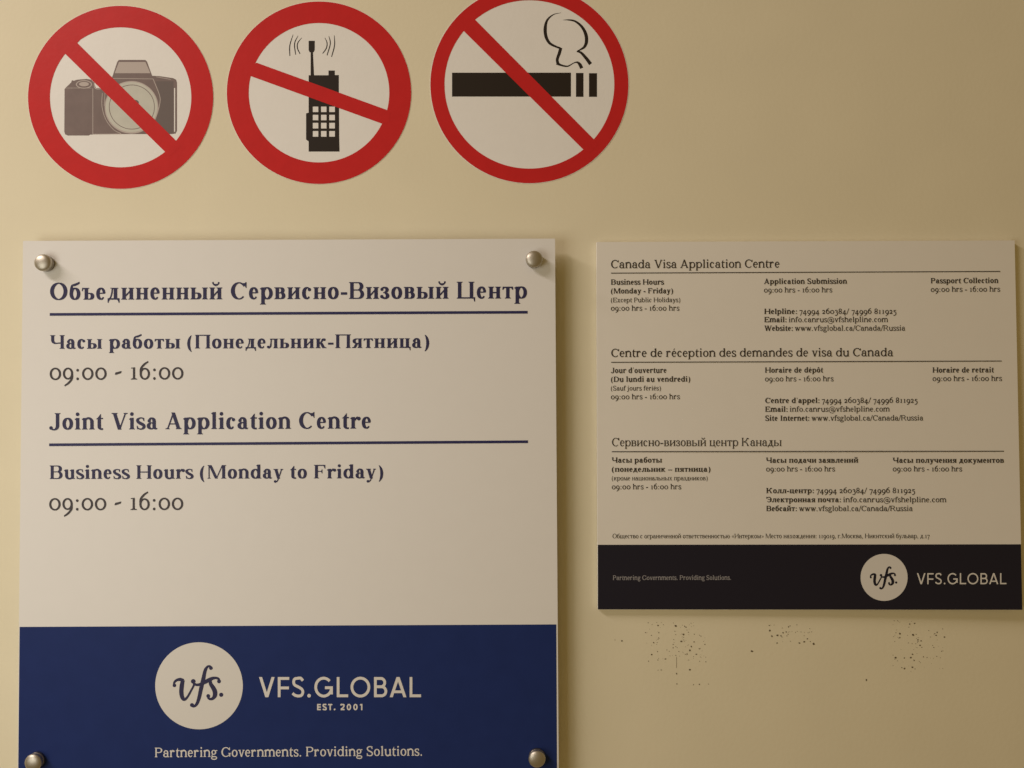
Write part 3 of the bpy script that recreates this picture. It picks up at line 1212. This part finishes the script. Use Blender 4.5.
# ------------------------------------------------------------------ large board on four standoff bolts
H1 = 0.0175                                    # front face of the large board above the wall
TH1 = 0.005
c = P(288, 783, 0)
t4 = thing('notice_board', 'large white board with blue foot band, held by round metal bolts at its corners', 'sign', (c.x, -H1, c.z))
pn = [(23.0, 240.9), (555.0, 238.6), (558.8, 783.5), (17.2, 785.2)]
panel = slab('panel', pn, M_BOARD, t4, lambda v: TH1, H1, M_EDGE)
e = 0.0001
band = flat('blue_band', [[(19.6, 626.9), (556.3, 624.4), (557.1, 783.4), (18.1, 785.0)]], M_BLUE, t4, H1 + e)
f1 = H1 + 2 * e
lettering('heading_lettering', ('Объединенный Сервисно-Визовый Центр', 'bold', 22), 50.0, 299.8, 527.0, 298.4, 25.2, M_INK, t4, f1)
rule('divider_rule', 49.7, 314.4, 527.6, 312.2, 2.7, M_RULE, t4, f1)
lettering('hours_heading_lettering', ('Часы работы (Понедельник-Пятница)', 'bold', 22), 50.0, 348.8, 429.2, 347.8, 20.4, M_INK, t4, f1)
lettering('hours_lettering', ('09:00 ~ 16:00', 'figure', 8), 49.6, 379.9, 183.4, 379.3, 25.4, M_GREY, t4, f1)
lettering('heading_lettering', ('Joint Visa Application Centre', 'bold', 22), 49.2, 429.6, 370.8, 428.5, 24.6, M_INK, t4, f1)
rule('divider_rule', 49.1, 444.8, 528.0, 441.7, 2.7, M_RULE, t4, f1)
lettering('hours_heading_lettering', ('Business Hours (Monday to Friday)', 'bold', 22), 49.6, 479.0, 383.2, 478.2, 20.2, M_INK, t4, f1)
lettering('hours_lettering', ('09:00 ~ 16:00', 'figure', 8), 49.1, 510.3, 183.2, 509.8, 25.4, M_GREY, t4, f1)
emb = flat('emblem_disc', [ell(199.0, 685.8, 43.8, 43.5, 96)], M_PALE, t4, f1)
script_logo('emblem_lettering', 199.0, 685.8, 1 / 12.8, M_INK, emb, f1 + e)
lettering('name_lettering', ('VFS.GLOBAL', 'sans', 25), 259.0, 697.2, 421.0, 697.2, 28.8, M_PALE, t4, f1)
lettering('year_lettering', ('EST. 2001', 'sansbold', 110), 317.1, 710.2, 362.4, 710.2, 9.0, M_PALE, t4, f1)
lettering('motto_lettering', ('Partnering Governments. Providing Solutions.', 'slab', 8), 154.8, 757.2, 422.0, 755.6, 14.2, M_PALE, t4, f1)


def lathe(name, prof, m, parent, cx, cz, y0, n=40, smooth=True):
    """profile of (radius, height towards the room) about the axis through (cx, cz)"""
    V, F = [], []
    for r, d in prof:
        for i in range(n):
            a = 2 * math.pi * i / n
            V.append((cx + r * math.cos(a), y0 - d, cz + r * math.sin(a)))
    for k in range(len(prof) - 1):
        for i in range(n):
            j = (i + 1) % n
            F.append((k * n + i, k * n + j, (k + 1) * n + j, (k + 1) * n + i))
    F.append(tuple(reversed(range(n))))
    F.append(tuple(range((len(prof) - 1) * n, len(prof) * n)))
    me = mesh(name, V, F, smooth)
    for p in me.polygons[-2:]:
        p.use_smooth = False
    return link(name, me, m, parent)


HEAD = 0.0095
for px, py in ((41.4, 262.2), (534.3, 258.7), (31.8, 763.8), (537.1, 760.2)):
    q = P(px, py, H1 + HEAD)
    b = lathe('standoff_bolt', [(0.0068, 0.0001), (0.0068, H1 - TH1 - 0.0001), (0.004, H1 - TH1), (0.004, H1 + 0.0002), (0.0078, H1 + 0.0004), (0.0078, H1 + 0.004)], M_METALD, t4, q.x, q.z, 0.0)
    lathe('cap', [(0.0070, H1 + 0.0035), (0.0079, H1 + 0.0042), (0.0081, H1 + 0.0052), (0.0083, H1 + HEAD - 0.0030), (0.0081, H1 + HEAD - 0.0020), (0.0074, H1 + HEAD - 0.0010), (0.0060, H1 + HEAD - 0.0001), (0.0042, H1 + HEAD + 0.0005), (0.0022, H1 + HEAD + 0.0009), (0.0008, H1 + HEAD + 0.0010)],
          M_METAL, b, q.x, q.z, 0.0)

# ------------------------------------------------------------------ small foam board, its lower right corner lifting
TL, TR, BR, BL = (596.8, 242.0), (1014.6, 240.4), (1022.4, 610.0), (597.8, 609.6)


def H2(x, y):
    u = min(max((x - 597) / 425.0, 0), 1)
    v = min(max((y - 241) / 369.0, 0), 1)
    return 0.0060 + 0.0055 * u * u * v * v


def outline2(n=14):
    o = []
    for a, b in ((TL, TR), (TR, BR), (BR, BL), (BL, TL)):
        for i in range(n):
            o.append((a[0] + (b[0] - a[0]) * i / n, a[1] + (b[1] - a[1]) * i / n))
    return o


c = P(810, 610, 0)
t5 = thing('notice_board', 'smaller white board with black foot band and three blocks of small print', 'sign', (c.x, -0.0002, c.z))


def sheet(name, quad, m, parent, lift, back=None, n=24):
    (ax, ay), (bx, by), (cx_, cy_), (dx, dy) = quad
    V, F = [], []
    for j in range(n + 1):
        for i in range(n + 1):
            u, v = i / n, j / n
            x = (ax * (1 - u) + bx * u) * (1 - v) + (dx * (1 - u) + cx_ * u) * v
            y = (ay * (1 - u) + by * u) * (1 - v) + (dy * (1 - u) + cy_ * u) * v
            V.append(P(x, y, H2(x, y) + lift))
    k = n + 1
    for j in range(n):
        for i in range(n):
            F.append((j * k + i, (j + 1) * k + i, (j + 1) * k + i + 1, j * k + i + 1))
    if back:
        N = len(V)
        V += [Vector((v.x, v.y + back, v.z)) for v in V]
        F += [tuple(N + q for q in reversed(f)) for f in F]
        ring = [i for i in range(k)] + [j * k + n for j in range(1, k)] + [n * k + i for i in range(n - 1, -1, -1)] + [j * k for j in range(n - 1, 0, -1)]
        for q in range(len(ring)):
            a, b = ring[q], ring[(q + 1) % len(ring)]
            F.append((a, b, N + b, N + a))
    return link(name, mesh(name, V, F), m, parent)


sheet('panel', (TL, TR, BR, BL), M_BOARD2, t5, 0.0, 0.0052)
sheet('black_band', ((597.9, 544.8), (1021.0, 544.3), (1022.3, 609.8), (597.9, 609.4)), M_NIGHT, t5, 0.00015)
f2 = lambda x, y: H2(x, y) + 0.0003


def L2(name, runs, x0, y0, x1, y1, size, m=None):
    lettering(name, runs, x0, y0, x1, y1, size, m or M_INK2, t5, f2)


def title(txt, sty, x0, y0, x1, y1, s=12.3):
    L2('title_lettering', (txt, sty, 6), x0, y0, x1, y1, s)


def small(txt, x0, y0, x1, y1, sty='slab', s=7.9):
    L2('lettering', (txt, sty, 10), x0, y0, x1, y1, s)


def pair(bold, reg, x0, y0, x1, y1, s=7.9):
    L2('contact_lettering', [(bold, 'slabbold', 8), ('\u2009', 'slab', 0), (reg, 'slab', 8)], x0, y0, x1, y1, s)


HRS = '09:00 hrs - 16:00 hrs'
TEL = '74994 260384/ 74996 811925'
MAIL = 'info.canrus@vfshelpline.com'
WEB = 'www.vfsglobal.ca/Canada/Russia'
title('Canada Visa Application Centre', 'slab', 611.0, 268.2, 779.4, 267.6)
rule('divider_rule', 611, 273.1, 1000.2, 271.4, 0.82, M_INK2, t5, f2)
small('Business Hours', 610.9, 284.7, 664.0, 284.5, 'slabbold')
small('(Monday - Friday)', 610.9, 293.5, 673.0, 293.3, 'slabbold')
small('(Except Public Holidays)', 610.9, 302.3, 680.2, 302.1, 'slab', 6.9)
small(HRS, 610.9, 310.7, 679.4, 310.6)
small('Application Submission', 764.0, 284.0, 847.0, 283.7, 'slabbold')
small(HRS, 764.0, 292.5, 832.2, 292.3)
small('Passport Collection', 930.8, 283.3, 998.4, 283.0, 'slabbold')
small(HRS, 930.8, 291.9, 1000.2, 291.6)
pair('Helpline:', TEL, 764.3, 314.0, 896.3, 313.8)
pair('Email:', MAIL, 764.3, 322.2, 888.0, 322.0)
pair('Website:', WEB, 764.4, 330.8, 905.2, 330.6)

title('Centre de réception des demandes de visa du Canada', 'slab', 611.2, 357.0, 893.2, 356.2)
rule('divider_rule', 611.1, 362.3, 1001.7, 361.0, 0.82, M_INK2, t5, f2)
small('Jour d\'ouverture', 610.9, 373.0, 666.4, 372.8, 'slabbold')
small('(Du lundi au vendredi)', 610.9, 381.9, 690.2, 381.6, 'slabbold')
small('(Sauf jours fériés)', 610.9, 390.5, 660.8, 390.4, 'slab', 6.9)
small(HRS, 610.9, 399.3, 679.9, 399.1)
small('Horaire de dépôt', 765.0, 372.7, 823.0, 372.5, 'slabbold')
small(HRS, 765.0, 381.4, 833.5, 381.2)
small('Horaire de retrait', 932.6, 372.6, 993.8, 372.4, 'slabbold')
small(HRS, 932.6, 381.1, 1002.0, 380.9)
pair('Centre d\'appel:', TEL, 765.2, 403.1, 917.5, 402.8)
pair('Email:', MAIL, 765.2, 411.8, 889.7, 411.5)
pair('Site Internet:', WEB, 765.2, 420.8, 923.2, 420.4)

title('Сервисно-визовый центр Канады'.replace('К', 'К'), 'times', 612.0, 446.2, 781.6, 446.0)
rule('divider_rule', 611.8, 451.7, 1003.9, 451.2, 0.82, M_INK2, t5, f2)
small('Часы работы', 611.8, 462.7, 661.9, 462.6, 'slabbold')
small('(понедельник – пятница)', 611.8, 471.8, 710.4, 471.7, 'slabbold')
small('(кроме национальных праздников)', 611.8, 480.4, 707.5, 480.3, 'times', 6.9)
small(HRS, 611.8, 489.3, 681.2, 489.2)
small('Часы подачи заявлений', 766.1, 462.8, 858.2, 462.7, 'slabbold')
small(HRS, 766.1, 471.5, 835.0, 471.4)
small('Часы получения документов', 892.8, 462.8, 1003.9, 462.8, 'slabbold')
small(HRS, 892.8, 471.4, 962.1, 471.4)
pair('Колл-центр:', TEL, 766.3, 493.2, 915.0, 493.0)
pair('Электронная почта:', MAIL, 766.3, 502.2, 946.4, 502.2)
pair('Вебсайт:', WEB, 766.3, 511.1, 912.7, 511.0)
small('Общество с ограниченной ответственностью «Интерком» Место нахождения: 119019, г.Москва, Никитский бульвар, д.17', 612.5, 538.3, 929.5, 538.1, 'times', 6.8)
L2('motto_lettering', ('Partnering Governments. Providing Solutions.', 'slab', 8), 612.9, 580.0, 731.0, 579.8, 6.8, M_PALE2)
emb2 = flat('emblem_disc', [ell(884.1, 577.4, 23.5, 23.5, 72)], M_PALE, t5, f2)
script_logo('emblem_lettering', 884.1, 577.6, 1 / 23.6, M_NIGHT, emb2, lambda x, y: H2(x, y) + 0.00042, 1.22)
L2('name_lettering', ('VFS.GLOBAL', 'sanslight', 25), 916.9, 584.2, 1006.4, 584.2, 15.8, M_PALE)

# ------------------------------------------------------------------ dark glue flecks left on the wall below the small board
random.seed(11)


def flecks(label, pts, extra, box_, n):
    V = []
    for x, y, r in pts:
        V.append((x, y, r))
    for _ in range(n):
        V.append((random.uniform(box_[0], box_[2]), random.uniform(box_[1], box_[3]), random.uniform(.2, .5)))
    polys = []
    for x, y, r in V:
        k = random.randint(6, 9)
        a = random.uniform(0, 6.28)
        el = random.uniform(.7, 1.5)
        polys.append([(x + r * el * random.uniform(.6, 1.15) * math.cos(a + 6.283 * i / k), y + r * random.uniform(.6, 1.15) * math.sin(a + 6.283 * i / k)) for i in range(k)])
    for x0, y0, x1, y1, w in extra:
        polys += sweep([(x0, y0), (x1, y1)], w, w)
    o = flat('glue_flecks', polys, M_SPECK, None, 0.0002)
    o['label'] = label
    o['category'] = 'stain'
    o['kind'] = 'stuff'
    o['group'] = 'glue flecks below the small board'


q5 = lambda L: [(600 + x / 4.6545, 610 + y / 4.6545, r) for x, y, r in L]
q6 = lambda L: [(804 + x / 4.6545, 610 + y / 4.6545, r) for x, y, r in L]
flecks('broad patch of small dark glue flecks on the wall under the left of the small board',
       q5([(270, 72, .7), (352, 74, 1.1), (400, 80, .6), (212, 105, .5), (388, 114, .9), (378, 146, 1.0), (438, 148, .8), (250, 152, .7), (425, 170, .9), (418, 188, 1.0), (240, 208, .9),
           (304, 228, .8), (405, 206, .9), (448, 206, .7), (418, 278, 1.1), (356, 296, .9), (102, 144, .9), (70, 140, .5), (340, 176, .6), (488, 160, .7), (462, 180, .6), (358, 344, .6),
           (435, 348, .6), (462, 346, .6), (505, 345, .5), (270, 280, .5), (285, 279, .5)]),
       [(676.5, 657, 676.5, 668, .14)], (646, 622, 706, 662), 95)
flecks('short row of dark glue flecks on the wall under the middle of the small board',
       q5([(788, 72, .5), (790, 96, 1.1), (800, 122, .9), (826, 118, .9), (842, 120, 1.0), (852, 106, .7), (866, 102, .7), (877, 78, .9), (824, 154, .8), (928, 154, .9), (950, 148, .8), (965, 134, .7),
           (994, 158, 1.2), (985, 102, .5), (910, 104, .5), (708, 192, 1.1)]), [], (768, 624, 815, 642), 24)
flecks('scattered patch of dark glue flecks on the wall under the right of the small board',
       q6([(492, 66, .8), (515, 62, .6), (446, 110, 1.0), (446, 128, .8), (508, 116, 1.1), (620, 104, .9), (615, 118, .8), (654, 126, .7), (530, 144, .8), (545, 144, .7), (540, 164, .8), (548, 174, .6),
           (426, 222, 1.0), (505, 206, .9), (497, 222, 1.0), (512, 234, .8), (556, 218, .7), (618, 216, .6), (468, 272, .9), (505, 266, .9), (455, 268, .6), (604, 174, .6), (290, 326, 1.1), (420, 50, .4)]),
       [], (892, 620, 946, 672), 62)
